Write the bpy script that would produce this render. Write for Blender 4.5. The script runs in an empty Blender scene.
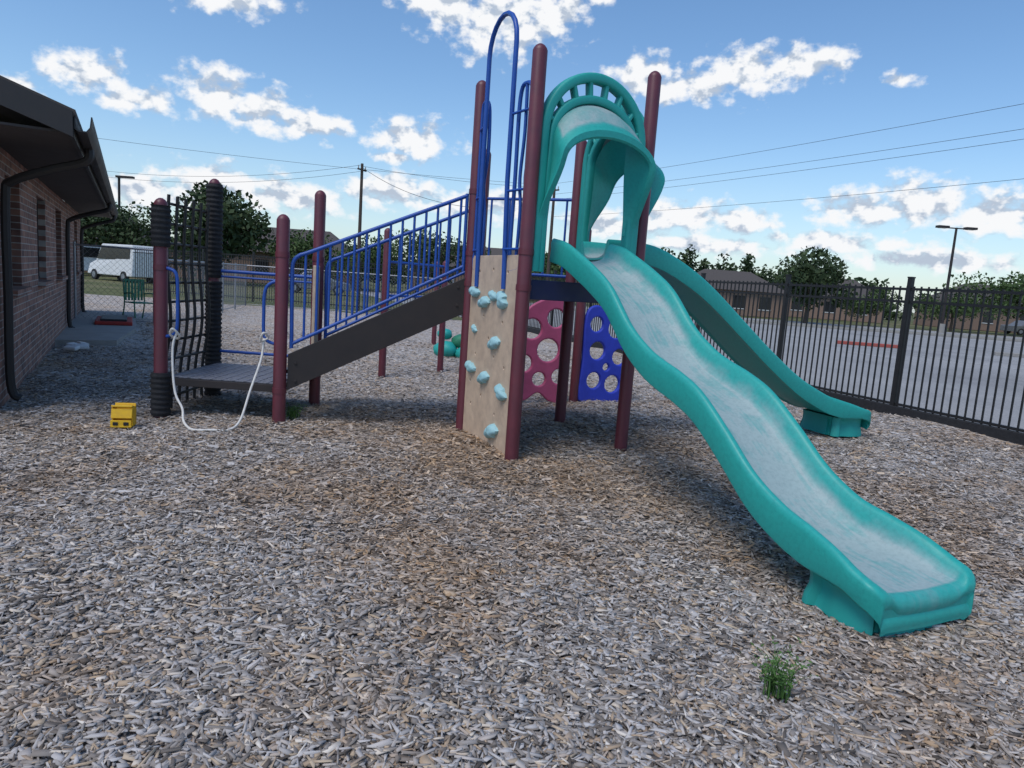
import bpy, math, random, numpy as np
from mathutils import Vector, Matrix
random.seed(7); rng=np.random.default_rng(11)
sc=bpy.context.scene
COL=bpy.context.collection

# ------------------------------------------------------------------ materials
def newmat(name):
    m=bpy.data.materials.new(name); m.use_nodes=True
    nt=m.node_tree; b=nt.nodes['Principled BSDF']
    return m,nt,b
def N(nt,t,**kw):
    n=nt.nodes.new(t)
    for k,v in kw.items(): setattr(n,k,v)
    return n
def ramp(nt,stops,interp='LINEAR'):
    r=nt.nodes.new('ShaderNodeValToRGB'); cr=r.color_ramp; cr.interpolation=interp
    while len(cr.elements)>1: cr.elements.remove(cr.elements[-1])
    cr.elements[0].position=stops[0][0]; cr.elements[0].color=(*stops[0][1],1)
    for p,c in stops[1:]:
        e=cr.elements.new(p); e.color=(*c,1)
    return r
def mixc(nt,f,a,b,mode='MIX'):
    m=nt.nodes.new('ShaderNodeMix'); m.data_type='RGBA'; m.blend_type=mode
    for s,v in ((m.inputs[0],f),(m.inputs[6],a),(m.inputs[7],b)):
        if hasattr(v,'is_linked') or hasattr(v,'links'): nt.links.new(v,s)
        elif isinstance(v,(int,float)): s.default_value=v
        else: s.default_value=(*v,1) if len(v)==3 else v
    return m.outputs[2]
def worn(name,c,c2=None,rough=.5,scale=6,var=.35,bump=.1,bscale=60,metal=0,spec=.5):
    """painted / plastic surface with dirt and fading variation"""
    m,nt,b=newmat(name)
    tc=N(nt,'ShaderNodeTexCoord')
    n=N(nt,'ShaderNodeTexNoise'); n.inputs['Scale'].default_value=scale; n.inputs['Detail'].default_value=3.5; n.inputs['Roughness'].default_value=.68
    nt.links.new(tc.outputs['Object'],n.inputs['Vector'])
    if c2 is None: c2=tuple(x*.6+.02 for x in c)
    r=ramp(nt,[(.3,c2),(.5,tuple((a+bb)/2 for a,bb in zip(c,c2))),(.72,c)])
    nt.links.new(n.outputs['Fac'],r.inputs[0])
    col=mixc(nt,var*2 if var<.5 else 1,c,r.outputs[0])
    nt.links.new(col,b.inputs['Base Color'])
    rr=N(nt,'ShaderNodeMapRange'); rr.inputs[3].default_value=max(.05,rough-.12); rr.inputs[4].default_value=min(1,rough+.2)
    nt.links.new(n.outputs['Fac'],rr.inputs[0]); nt.links.new(rr.outputs[0],b.inputs['Roughness'])
    b.inputs['Metallic'].default_value=metal
    b.inputs['Specular IOR Level'].default_value=spec
    if bump>.15:
        n2=N(nt,'ShaderNodeTexNoise'); n2.inputs['Scale'].default_value=bscale; n2.inputs['Detail'].default_value=2
        nt.links.new(tc.outputs['Object'],n2.inputs['Vector'])
        bp=N(nt,'ShaderNodeBump'); bp.inputs['Strength'].default_value=bump; bp.inputs['Distance'].default_value=.01
        nt.links.new(n2.outputs['Fac'],bp.inputs['Height']); nt.links.new(bp.outputs[0],b.inputs['Normal'])
    return m
M={}
M['maroon']=worn('maroon_paint',(.15,.03,.045),(.09,.026,.036),.42,5)
M['blue']=worn('blue_paint',(.014,.085,.40),(.012,.065,.29),.38,7)
M['brown']=worn('dark_brown_coating',(.034,.026,.024),(.018,.014,.014),.6,9)
M['navy']=worn('navy_plastic',(.01,.02,.09),None,.5)
M['black']=worn('black_metal',(.010,.010,.011),(.018,.017,.017),.45,10)
M['foam']=worn('black_foam',(.014,.014,.016),(.026,.026,.028),.8,20)
M['tan']=worn('tan_panel',(.66,.51,.37),(.46,.35,.26),.55,9,.45)
M['hold']=worn('light_blue_hold',(.36,.60,.63),(.22,.44,.49),.6,20)
M['pink']=worn('pink_plastic',(.58,.10,.22),(.4,.07,.15),.5)
M['pblue']=worn('royal_plastic',(.04,.07,.62),(.025,.045,.42),.5)
M['yellow']=worn('yellow_plastic',(.85,.5,.01),(.6,.33,.02),.5,20)
M['steel']=worn('grey_steel',(.35,.36,.38),(.22,.23,.25),.4,12,metal=.6)
M['grate']=worn('grey_deck',(.2,.2,.23),(.08,.08,.09),.5,18)
M['rope']=worn('white_rope',(.75,.73,.68),(.55,.52,.48),.9,30)
M['white']=worn('white_paint',(.75,.75,.74),(.6,.6,.58),.5)
M['lotwhite']=worn('worn_lot_paint',(.6,.6,.59),(.34,.33,.32),.9,4,.5)
M['fascia']=worn('dark_fascia',(.035,.03,.029),(.022,.02,.02),.55,3)
M['soffit']=worn('soffit',(.05,.042,.04),(.035,.03,.03),.7,4)
M['glass']=worn('dark_glass',(.02,.022,.025),(.012,.012,.014),.12,3,bump=0)
M['shingle']=worn('shingle_roof',(.1,.085,.075),(.06,.05,.045),.9,14,bump=.5,bscale=25)
M['concrete']=worn('concrete_slab',(.36,.34,.31),(.25,.23,.21),.9,3,bump=.2)
M['wood']=worn('pole_wood',(.09,.065,.05),(.05,.04,.033),.9,8)
M['redmat']=worn('red_plastic',(.45,.04,.03),(.3,.03,.02),.7)
M['greenp']=worn('green_plastic',(.03,.22,.12),(.02,.13,.08),.5)
M['redpaint']=worn('red_kerb_paint',(.42,.08,.06),(.3,.1,.08),.8)
M['tealsolid']=worn('teal_plastic',(.022,.38,.33),(.014,.28,.25),.5,3,.35)
M['housewall']=worn('house_wall',(.3,.2,.15),(.22,.15,.11),.9)
M['tyre']=worn('tyre',(.015,.015,.015),None,.8)
M['carred']=worn('car_dark_red',(.2,.03,.03),None,.25)
M['cargrey']=worn('car_grey',(.18,.19,.2),None,.25)

def teal_bed():
    m,nt,b=newmat('teal_bleached_plastic')
    at=N(nt,'ShaderNodeAttribute'); at.attribute_name='bed'
    sa=N(nt,'ShaderNodeAttribute'); sa.attribute_name='flow'
    tc=N(nt,'ShaderNodeTexCoord')
    n=N(nt,'ShaderNodeTexNoise'); n.inputs['Scale'].default_value=4.5; n.inputs['Detail'].default_value=5; n.inputs['Roughness'].default_value=.6
    nt.links.new(tc.outputs['Object'],n.inputs['Vector'])
    n3=N(nt,'ShaderNodeTexNoise'); n3.inputs['Scale'].default_value=38; n3.inputs['Detail'].default_value=4; n3.inputs['Roughness'].default_value=.7
    nt.links.new(tc.outputs['Object'],n3.inputs['Vector'])
    mp=N(nt,'ShaderNodeMapping'); mp.inputs['Scale'].default_value=(38,2.2,1); nt.links.new(sa.outputs['Vector'],mp.inputs[0])
    st=N(nt,'ShaderNodeTexNoise'); st.noise_dimensions='2D'; st.inputs['Scale'].default_value=1; st.inputs['Detail'].default_value=4; nt.links.new(mp.outputs[0],st.inputs['Vector'])
    a=N(nt,'ShaderNodeMath',operation='MULTIPLY_ADD'); nt.links.new(n.outputs['Fac'],a.inputs[0]); a.inputs[1].default_value=1.9; a.inputs[2].default_value=-1.42
    ab_=N(nt,'ShaderNodeMath',operation='MULTIPLY_ADD'); nt.links.new(st.outputs['Fac'],ab_.inputs[0]); ab_.inputs[1].default_value=.9; nt.links.new(a.outputs[0],ab_.inputs[2])
    a2=N(nt,'ShaderNodeMath',operation='ADD'); nt.links.new(at.outputs['Fac'],a2.inputs[0]); nt.links.new(ab_.outputs[0],a2.inputs[1])
    a3=N(nt,'ShaderNodeMath',operation='MULTIPLY'); nt.links.new(a2.outputs[0],a3.inputs[0]); nt.links.new(at.outputs['Fac'],a3.inputs[1]); a3.use_clamp=True
    r=ramp(nt,[(0,(.022,.38,.33)),(.2,(.04,.38,.34)),(.5,(.14,.38,.36)),(.8,(.25,.41,.40)),(1,(.34,.44,.43))])
    nt.links.new(a3.outputs[0],r.inputs[0])
    sp=ramp(nt,[(.32,(.62,.66,.68)),(.5,(.9,.9,.9)),(.62,(1,1,1))]); nt.links.new(n3.outputs['Fac'],sp.inputs[0])
    col=mixc(nt,.5,r.outputs[0],sp.outputs[0],'MULTIPLY')
    nt.links.new(col,b.inputs['Base Color'])
    rr=N(nt,'ShaderNodeMapRange'); rr.inputs[3].default_value=.46; rr.inputs[4].default_value=.62
    nt.links.new(a3.outputs[0],rr.inputs[0]); nt.links.new(rr.outputs[0],b.inputs['Roughness'])
    return m
M['teal']=teal_bed()

def brick(name,ax):
    m,nt,b=newmat(name)
    tc=N(nt,'ShaderNodeTexCoord'); s=N(nt,'ShaderNodeSeparateXYZ'); c=N(nt,'ShaderNodeCombineXYZ')
    nt.links.new(tc.outputs['Object'],s.inputs[0]); nt.links.new(s.outputs[ax],c.inputs[0]); nt.links.new(s.outputs[2],c.inputs[1])
    br=N(nt,'ShaderNodeTexBrick'); br.offset=.5
    nt.links.new(c.outputs[0],br.inputs['Vector'])
    br.inputs['Scale'].default_value=1; br.inputs['Brick Width'].default_value=.21; br.inputs['Row Height'].default_value=.077
    br.inputs['Mortar Size'].default_value=.006; br.inputs['Bias'].default_value=-.1
    br.inputs['Color1'].default_value=(.38,.20,.15,1); br.inputs['Color2'].default_value=(.18,.10,.085,1); br.inputs['Mortar'].default_value=(.48,.45,.42,1)
    n=N(nt,'ShaderNodeTexNoise'); n.inputs['Scale'].default_value=4; n.inputs['Detail'].default_value=4
    nt.links.new(tc.outputs['Object'],n.inputs['Vector'])
    r=ramp(nt,[(.3,(.6,.6,.62)),(.7,(1.15,1.1,1.05))]); nt.links.new(n.outputs['Fac'],r.inputs[0])
    nt.links.new(mixc(nt,1,br.outputs['Color'],r.outputs[0],'MULTIPLY'),b.inputs['Base Color'])
    b.inputs['Roughness'].default_value=.92
    bp=N(nt,'ShaderNodeBump'); bp.inputs['Strength'].default_value=.5; bp.inputs['Distance'].default_value=.01; bp.invert=True
    nt.links.new(br.outputs['Fac'],bp.inputs['Height']); nt.links.new(bp.outputs[0],b.inputs['Normal'])
    return m
M['brickx']=brick('brick_long',0); M['bricky']=brick('brick_end',1)

CHIPS=[(0,(.085,.072,.062)),(.12,(.20,.172,.148)),(.35,(.32,.29,.262)),(.55,(.43,.40,.375)),(.72,(.56,.53,.505)),(.84,(.39,.285,.195)),(.93,(.52,.41,.29)),(1,(.76,.70,.62))]
def chipmat(name,attr):
    m,nt,b=newmat(name)
    geo=N(nt,'ShaderNodeNewGeometry')
    big=N(nt,'ShaderNodeTexNoise'); big.noise_dimensions='2D'; big.inputs['Scale'].default_value=.75; big.inputs['Detail'].default_value=5; big.inputs['Roughness'].default_value=.72
    nt.links.new(geo.outputs['Position'],big.inputs['Vector'])
    if attr:
        at=N(nt,'ShaderNodeAttribute'); at.attribute_name='rnd'; val=at.outputs['Fac']
    else:
        wn=N(nt,'ShaderNodeTexNoise'); wn.noise_dimensions='2D'; wn.inputs['Scale'].default_value=9; wn.inputs['Detail'].default_value=1
        nt.links.new(geo.outputs['Position'],wn.inputs['Vector'])
        vm=N(nt,'ShaderNodeVectorMath',operation='MULTIPLY_ADD'); nt.links.new(wn.outputs['Color'],vm.inputs[0]); vm.inputs[1].default_value=(.12,.12,0); nt.links.new(geo.outputs['Position'],vm.inputs[2])
        mp=N(nt,'ShaderNodeMapping'); mp.inputs['Scale'].default_value=(50,26,1); mp.inputs['Rotation'].default_value=(0,0,.6); nt.links.new(vm.outputs[0],mp.inputs[0])
        v=N(nt,'ShaderNodeTexVoronoi'); v.voronoi_dimensions='2D'; v.inputs['Scale'].default_value=1; nt.links.new(mp.outputs[0],v.inputs['Vector'])
        s1=N(nt,'ShaderNodeSeparateXYZ'); nt.links.new(v.outputs['Color'],s1.inputs[0]); val=s1.outputs[0]
    r=ramp(nt,CHIPS); nt.links.new(val,r.inputs[0])
    vs=N(nt,'ShaderNodeVectorMath',operation='DISTANCE'); vs.inputs[1].default_value=(.5,5.7,0); nt.links.new(geo.outputs['Position'],vs.inputs[0])
    mr=N(nt,'ShaderNodeMapRange'); mr.inputs[1].default_value=.3; mr.inputs[2].default_value=3.4; mr.inputs[3].default_value=.2; mr.inputs[4].default_value=-.03
    nt.links.new(vs.outputs['Value'],mr.inputs[0])
    ad=N(nt,'ShaderNodeMath',operation='ADD'); nt.links.new(big.outputs['Fac'],ad.inputs[0]); nt.links.new(mr.outputs[0],ad.inputs[1])
    br=N(nt,'ShaderNodeMapRange'); br.inputs[1].default_value=.45; br.inputs[2].default_value=.72; br.inputs[3].default_value=0; br.inputs[4].default_value=.75; nt.links.new(ad.outputs[0],br.inputs[0])
    tint=mixc(nt,1,r.outputs[0],(.88,.69,.50),'MULTIPLY')
    col=mixc(nt,br.outputs[0],r.outputs[0],tint)
    nt.links.new(col,b.inputs['Base Color']); b.inputs['Roughness'].default_value=.9; b.inputs['Specular IOR Level'].default_value=.2
    return m
M['chipbed']=chipmat('wood_chip_bed',False); M['chip']=chipmat('wood_chip_pieces',True)

def groundmat(name,stops,sc1,sc2):
    m,nt,b=newmat(name)
    geo=N(nt,'ShaderNodeNewGeometry')
    n=N(nt,'ShaderNodeTexNoise'); n.inputs['Scale'].default_value=sc1; n.inputs['Detail'].default_value=5; n.inputs['Roughness'].default_value=.7
    nt.links.new(geo.outputs['Position'],n.inputs['Vector'])
    r=ramp(nt,stops); nt.links.new(n.outputs['Fac'],r.inputs[0])
    n2=N(nt,'ShaderNodeTexNoise'); n2.inputs['Scale'].default_value=sc2; n2.inputs['Detail'].default_value=3; nt.links.new(geo.outputs['Position'],n2.inputs['Vector'])
    r2=ramp(nt,[(.3,(.75,.75,.75)),(.7,(1.1,1.1,1.1))]); nt.links.new(n2.outputs['Fac'],r2.inputs[0])
    nt.links.new(mixc(nt,1,r.outputs[0],r2.outputs[0],'MULTIPLY'),b.inputs['Base Color'])
    b.inputs['Roughness'].default_value=.95; b.inputs['Specular IOR Level'].default_value=.2
    return m
M['grass']=groundmat('dry_grass',[(.35,(.07,.09,.03)),(.5,(.13,.135,.055)),(.65,(.22,.19,.11))],.15,8)
M['lot']=groundmat('weathered_paving',[(.3,(.25,.245,.24)),(.5,(.33,.325,.315)),(.7,(.39,.38,.365))],.2,20)
def leafmat(name,a,bcol):
    m,nt,b=newmat(name)
    geo=N(nt,'ShaderNodeNewGeometry'); r=ramp(nt,[(0,a),(1,bcol)]); nt.links.new(geo.outputs['Random Per Island'],r.inputs[0])
    nt.links.new(r.outputs[0],b.inputs['Base Color']); b.inputs['Roughness'].default_value=.7; b.inputs['Specular IOR Level'].default_value=.25
    return m
M['leaf']=leafmat('tree_leaves',(.03,.06,.018),(.10,.15,.05))
M['leaf2']=leafmat('tree_leaves_dark',(.026,.045,.018),(.075,.11,.045))
M['weed']=leafmat('weed_leaves',(.04,.09,.02),(.10,.2,.05))

# ------------------------------------------------------------------ mesh builder
class MB:
    def __init__(s): s.v=[];s.f=[];s.m=[];s.mats=[]
    def mi(s,mat):
        if mat not in s.mats: s.mats.append(mat)
        return s.mats.index(mat)
    def add(s,vs,fs,mat):
        o=len(s.v); k=s.mi(mat); s.v+= [tuple(p) for p in vs]
        for f in fs: s.f.append(tuple(i+o for i in f)); s.m.append(k)
    def box(s,c,size,mat,mtx=None):
        x,y,z=[d/2 for d in size]; c=Vector(c)
        ps=[Vector(p) for p in ((-x,-y,-z),(x,-y,-z),(x,y,-z),(-x,y,-z),(-x,-y,z),(x,-y,z),(x,y,z),(-x,y,z))]
        if mtx is not None: ps=[mtx@p for p in ps]
        s.add([c+p for p in ps],[(0,3,2,1),(4,5,6,7),(0,1,5,4),(1,2,6,5),(2,3,7,6),(3,0,4,7)],mat)
    def tube(s,pts,r,mat,seg=10,closed=False,caps=True):
        P=[Vector(p) for p in pts]; n=len(P)
        if not hasattr(r,'__len__'): r=[r]*n
        T=[]
        for i in range(n):
            a=P[(i-1)%n] if (closed or i>0) else P[i]; b=P[(i+1)%n] if (closed or i<n-1) else P[i]
            t=(b-a); T.append(t.normalized() if t.length>1e-9 else Vector((0,0,1)))
        u=T[0].orthogonal().normalized(); vs=[]; fs=[]
        for i in range(n):
            u=(u-T[i]*u.dot(T[i])).normalized(); w=T[i].cross(u)
            for k in range(seg):
                a=2*math.pi*k/seg; vs.append(P[i]+(u*math.cos(a)+w*math.sin(a))*r[i])
        for i in range(n if closed else n-1):
            j=(i+1)%n
            for k in range(seg): fs.append((i*seg+k,i*seg+(k+1)%seg,j*seg+(k+1)%seg,j*seg+k))
        if caps and not closed:
            fs.append(tuple(range(seg))[::-1]); fs.append(tuple((n-1)*seg+k for k in range(seg)))
        s.add(vs,fs,mat)
    def band(s,pts,mtx,hw,hd,mat,seg=16):
        """sweep a soft-cornered rectangular section along a planar (x,z) path; hw in plane, hd in depth"""
        n=len(pts); vs=[];fs=[]
        if not hasattr(hw,'__len__'): hw=[hw]*n
        for i in range(n):
            a=pts[max(0,i-1)]; b=pts[min(n-1,i+1)]; tx,tz=b[0]-a[0],b[1]-a[1]; L=math.hypot(tx,tz); nx_,nz_=-tz/L,tx/L
            for k in range(seg):
                t=2*math.pi*(k+.5)/seg; c,sn=math.cos(t),math.sin(t)
                u=math.copysign(abs(c)**.5,c)*hw[i]; d=math.copysign(abs(sn)**.5,sn)*hd
                vs.append(mtx@Vector((pts[i][0]+nx_*u,pts[i][1]+nz_*u,d)))
        for i in range(n-1):
            for k in range(seg): fs.append((i*seg+k,i*seg+(k+1)%seg,(i+1)*seg+(k+1)%seg,(i+1)*seg+k))
        fs.append(tuple(range(seg))[::-1]); fs.append(tuple((n-1)*seg+k for k in range(seg)))
        s.add(vs,fs,mat)
    def post(s,x,y,z0,z1,r,mat,seg=20):
        zs=[z0,z1-r*.9,z1-r*.55,z1-r*.25,z1-r*.05,z1]; rs=[r,r,r*.86,r*.62,r*.3,r*.02]
        s.tube([(x,y,z) for z in zs],rs,mat,seg)
    def plate(s,outline,holes,mtx,thick,mat,bev=.008):
        cu=bpy.data.curves.new('tmp','CURVE'); cu.dimensions='2D'; cu.fill_mode='BOTH'; cu.extrude=thick/2-bev; cu.bevel_depth=bev; cu.bevel_resolution=2; cu.offset=-bev
        for poly in [outline]+holes:
            sp=cu.splines.new('POLY'); sp.points.add(len(poly)-1); sp.use_cyclic_u=True
            for p,q in zip(sp.points,poly): p.co=(q[0],q[1],0,1)
        o=bpy.data.objects.new('tmp',cu); COL.objects.link(o); bpy.context.view_layer.update()
        dg=bpy.context.evaluated_depsgraph_get(); me=bpy.data.meshes.new_from_object(o.evaluated_get(dg))
        s.add([mtx@v.co for v in me.vertices],[tuple(p.vertices) for p in me.polygons],mat)
        bpy.data.objects.remove(o); bpy.data.curves.remove(cu); bpy.data.meshes.remove(me)
    def obj(s,name,parent=None,smooth=None,bevel=0):
        me=bpy.data.meshes.new(name); me.from_pydata(s.v,[],s.f); me.update()
        for m in s.mats: me.materials.append(M[m])
        me.polygons.foreach_set('material_index',s.m)
        o=bpy.data.objects.new(name,me); COL.objects.link(o)
        if smooth is not None:
            me.polygons.foreach_set('use_smooth',[True]*len(me.polygons))
            me.set_sharp_from_angle(angle=math.radians(smooth))
        if bevel:
            b=o.modifiers.new('bevel','BEVEL'); b.width=bevel; b.segments=2; b.limit_method='ANGLE'
        if parent: o.parent=parent
        return o
def empty(name,loc=(0,0,0),rz=0,parent=None):
    e=bpy.data.objects.new(name,None); COL.objects.link(e); e.location=loc; e.rotation_euler=(0,0,rz); e.empty_display_size=.2
    if parent: e.parent=parent
    return e
def cr(pts,n=8,closed=False):
    P=[Vector(p) for p in pts]; L=len(P); out=[]
    for i in range(L if closed else L-1):
        g=lambda k: P[k%L] if closed else P[max(0,min(L-1,k))]
        p0,p1,p2,p3=g(i-1),g(i),g(i+1),g(i+2)
        for j in range(n):
            t=j/n; out.append(.5*((2*p1)+(p2-p0)*t+(2*p0-5*p1+4*p2-p3)*t*t+(3*p1-p0-3*p2+p3)*t**3))
    if not closed: out.append(P[-1])
    return out

# ------------------------------------------------------------------ layout constants (metres)
A=Vector((-.49,7.22,0)); B=Vector((.04,6.08,0)); C=Vector((1.1,6.79,0)); D=Vector((.57,7.93,0)); I=Vector((-.48,8.4,0))
E=Vector((-2.25,6.8,0)); H=Vector((-2.24,7.98,0)); Fp=Vector((-3.4,6.79,0)); G=Vector((-3.42,8.02,0))
DECK=1.55; PR=.062
def fence_x(y): return 6.3-.398*(y-8.5)

# ------------------------------------------------------------------ ground
def sheet(name,pts,z,mat):
    b=MB(); b.add([(x,y,z) for x,y in pts],[tuple(range(len(pts)))],mat); return b.obj(name)
sheet('ground',[(-700,-300),(700,-300),(700,1200),(-700,1200)],-.06,'grass')
sheet('parking_lot_pavement',[(fence_x(-12)+.15,-12),(110,-12),(90,64),(fence_x(64)+.15,64)],-.05,'lot')
nx,ny=150,150
ys=np.linspace(-6,27.6,ny); vs=[]
def bedz(x,y): return .018*math.sin(1.3*x+.7*y)+.014*math.sin(2.9*x-1.7*y+1)+.01*math.sin(5.1*x+4.3*y)
for y in ys:
    x0,x1=-17,fence_x(y)-.02
    for x in np.linspace(x0,x1,nx): vs.append((x,y,bedz(x,y)-.012))
fs=[(j*nx+i,j*nx+i+1,(j+1)*nx+i+1,(j+1)*nx+i) for j in range(ny-1) for i in range(nx-1)]
cb=MB(); cb.add(vs,fs,'chipbed'); cb.obj('wood_chip_ground',smooth=80)

def chips():
    X=[];Y=[];S=[]
    def region(y0,y1,dens,scale):
        wl=lambda y:.78*y+.7
        n=int(dens*(y1-y0)*(2*wl((y0+y1)/2)))
        y=rng.uniform(y0,y1,n*2); x=rng.uniform(-wl(y1),wl(y1),n*2); k=np.abs(x)<wl(y)
        x=x[k][:n];y=y[k][:n]; X.append(x);Y.append(y);S.append(np.full(len(x),scale))
    region(1.2,2.6,4600,1.05);region(2.6,4.2,3700,1.08);region(4.2,6,2500,1.15);region(6,8.5,1400,1.25);region(8.5,12,600,1.4);region(12,17,220,1.6)
    x=np.concatenate(X);y=np.concatenate(Y);s=np.concatenate(S)
    k=(x<6.3-.398*(y-8.5)-.12)
    rx=x+5.06; ry=y-6.98; t=-.478*rx+.879*ry; nn=.879*rx+.478*ry
    k&=~((nn<0.02)&(t>-.7)); k&=~((t>5.3)&(t<13)&(nn<1.3))
    x,y,s=x[k],y[k],s[k]; n=len(x)
    L=(rng.gamma(3.2,.0062,n)+.007)*s*1.25; W=rng.gamma(4,.0014,n)*s*1.1+.0016; T=rng.uniform(.0012,.0035,n)
    L=np.clip(L,.010,.12)/2*1.15
    yaw=rng.uniform(0,2*np.pi,n); tx=rng.normal(0,.28,n); ty=rng.normal(0,.15,n)
    z=.018*np.sin(1.3*x+.7*y)+.014*np.sin(2.9*x-1.7*y+1)+.01*np.sin(5.1*x+4.3*y)-.006+rng.uniform(0,.015,n)
    ca,sa=np.cos(yaw),np.sin(yaw)
    ux=np.stack([ca*np.cos(ty),sa*np.cos(ty),np.sin(ty)],1)
    vx=np.stack([-sa*np.cos(tx),ca*np.cos(tx),np.sin(tx)],1)
    wx=np.cross(ux,vx)
    c=np.stack([x,y,z],1)
    taper=rng.uniform(.2,1,(n,2)); sk=rng.uniform(-.35,.35,(n,2))
    def corner(a,b,w,tp,skk): return c+ux*((a*(1+ b*skk))*L)[:,None]+vx*(b*W*tp)[:,None]+wx*(w*T)[:,None]
    tops=[corner(-1,-1,1,taper[:,0],sk[:,0]),corner(1,-1,1,taper[:,1],sk[:,1]),corner(1,1,1,taper[:,1],sk[:,1]),corner(-1,1,1,taper[:,0],sk[:,0])]
    bots=[corner(-1,-1,-1,taper[:,0],sk[:,0]),corner(1,-1,-1,taper[:,1],sk[:,1]),corner(1,1,-1,taper[:,1],sk[:,1]),corner(-1,1,-1,taper[:,0],sk[:,0])]
    V=np.stack(tops+bots,1).reshape(-1,3)
    base=(np.arange(n)*8)[:,None]
    near=(y<3.8)
    fq=np.array([[0,1,2,3],[0,4,5,1],[1,5,6,2],[2,6,7,3],[3,7,4,0]])
    F1=(base[near][:,:,None]+fq[None].reshape(1,5,4)).reshape(-1,4)
    F2=(base[~near]+fq[0][None]).reshape(-1,4)
    Fa=np.concatenate([F1,F2]).astype(np.int32)
    me=bpy.data.meshes.new('wood_chips'); me.vertices.add(len(V)); me.vertices.foreach_set('co',V.astype(np.float32).ravel())
    me.loops.add(Fa.size); me.loops.foreach_set('vertex_index',Fa.ravel()); me.polygons.add(len(Fa)); me.polygons.foreach_set('loop_start',np.arange(len(Fa),dtype=np.int32)*4)
    me.update(calc_edges=True)
    a=me.attributes.new('rnd','FLOAT','POINT'); a.data.foreach_set('value',np.repeat(rng.random(n),8).astype(np.float32))
    me.materials.append(M['chip']); o=bpy.data.objects.new('wood_chips',me); COL.objects.link(o)
chips()

# ------------------------------------------------------------------ playground structure
PG=empty('playground_structure')
b=MB()
for p,zt in ((A,3.43),(B,3.44),(C,3.5),(D,3.1),(I,3.0)): b.post(p.x,p.y,-.05,zt,PR,'maroon')
for p,zt in ((E,2.0),(H,2.37)): b.post(p.x,p.y,-.05,zt,PR,'maroon')
b.post(Fp.x,Fp.y,-.05,2.07,PR,'maroon'); b.post(G.x,G.y,-.05,2.42,PR,'maroon')
b.obj('posts',PG,smooth=40)
b=MB()
def ribs(p,z0,z1,r):
    n=int((z1-z0)/.0125); pts=[];rs=[]
    for i in range(n+1):
        z=z0+(z1-z0)*i/n; pts.append((p.x,p.y,z)); rs.append(r+(.010 if (i//2)%2 else 0))
    b.tube(pts,rs,'foam',16)
ribs(Fp,0,.42,.085); ribs(Fp,1.62,2.0,.082); ribs(G,0.0,1.3,.082); ribs(G,1.34,2.36,.082)
b.obj('foam_sleeves',PG,smooth=50)
b=MB()
for p,zs in ((A,(1.45,1.75,2.35)),(B,(1.45,1.75)),(C,(1.45,)),(D,(1.45,)),(E,(.3,1.6)),(H,(.3,1.6)),(Fp,(.3,1.4))):
    for z in zs: b.tube([(p.x,p.y,z),(p.x,p.y,z+.05)],PR+.006,'maroon',20)
b.obj('post_collars',PG,smooth=40)
b=MB()
def prism(poly,z0,z1,mat):
    n=len(poly); b.add([(p.x,p.y,z0) for p in poly]+[(p.x,p.y,z1) for p in poly],[tuple(range(n))[::-1],tuple(range(n,2*n))]+[(i,(i+1)%n,n+(i+1)%n,n+i) for i in range(n)],mat)
prism([A,B,C,D,I],DECK-.17,DECK,'navy')
b.obj('upper_deck',PG,bevel=.006)
b=MB(); prism([Fp,E,H,G],.30,.37,'brown')
for i in range(13):
    y=Fp.y+.05+i*.092; b.box(((Fp.x+E.x)/2,y+.02,.378),(1.06,.06,.014),'grate')
for i in range(9): b.box((Fp.x+.14+i*.11,(Fp.y+G.y)/2,.383),(.03,1.16,.012),'grate')
b.obj('lower_deck',PG,bevel=.004)
b=MB()
def stringer(p0,p1):
    d=(p1-p0); n=Vector((-d.y,d.x,0)).normalized()*.02
    q0=p0+d*.04;q1=p1-d*.03
    prof=[(q0,.33),(q0,.68),(q1,1.53),(q1,1.17)]
    vs=[Vector((q.x,q.y,z))+n for q,z in prof]+[Vector((q.x,q.y,z))-n for q,z in prof]
    b.add(vs,[(0,1,2,3),(7,6,5,4),(0,4,5,1),(1,5,6,2),(2,6,7,3),(3,7,4,0)],'brown')
stringer(E,A); stringer(H,I)
for i in range(6):
    t=(i+.6)/6.4; p=E.lerp(A,t); q=H.lerp(I,t); z=.40+t*1.1
    mid=(p+q)/2; b.box((mid.x,mid.y,z),(.27,(q-p).length-.06,.035),'brown')
dEA=(A-E).normalized(); nEA=Vector((dEA.y,-dEA.x,0))
for t,z in ((.08,.42),(.08,.60),(.93,1.25),(.93,1.43)):
    q=E.lerp(A,t)+nEA*.02; b.tube([(q.x,q.y,z),(q.x+nEA.x*.012,q.y+nEA.y*.012,z)],.014,'brown',10)
b.obj('stairs',PG,bevel=.003)
b=MB()
def railing(p0,p1):
    d=p1-p0; q0=p0+d*.055; q1=p1-d*.045
    def P(t,z): q=q0.lerp(q1,t); return Vector((q.x,q.y,z))
    top=lambda t:1.60+t*.73; bot=lambda t:.78+t*.86
    b.tube(cr([P(0,.74),P(0,.9),P(-.005,1.4),P(.0,1.56),P(.035,top(.04)),P(.1,top(.1)),P(.5,top(.5)),P(1,top(1))],6),.019,'blue',10)
    b.tube([P(0,bot(0)),P(1,bot(1))],.017,'blue',10)
    n=14
    for i in range(1,n+1):
        t=i/(n+.5); b.tube([P(t,bot(t)),P(t,top(t))],.0125,'blue',8)
    b.tube([P(1,bot(1)-.05),P(1,top(1)+.02)],.017,'blue',8)
railing(E,A); railing(H,I)
b.obj('stair_railings',PG,smooth=50)
b=MB()
b.tube([(G.x,G.y,1.42),(H.x,H.y,1.42)],.019,'blue'); b.tube([(G.x,G.y,1.36),(H.x,H.y,1.36)],.012,'blue')
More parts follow.
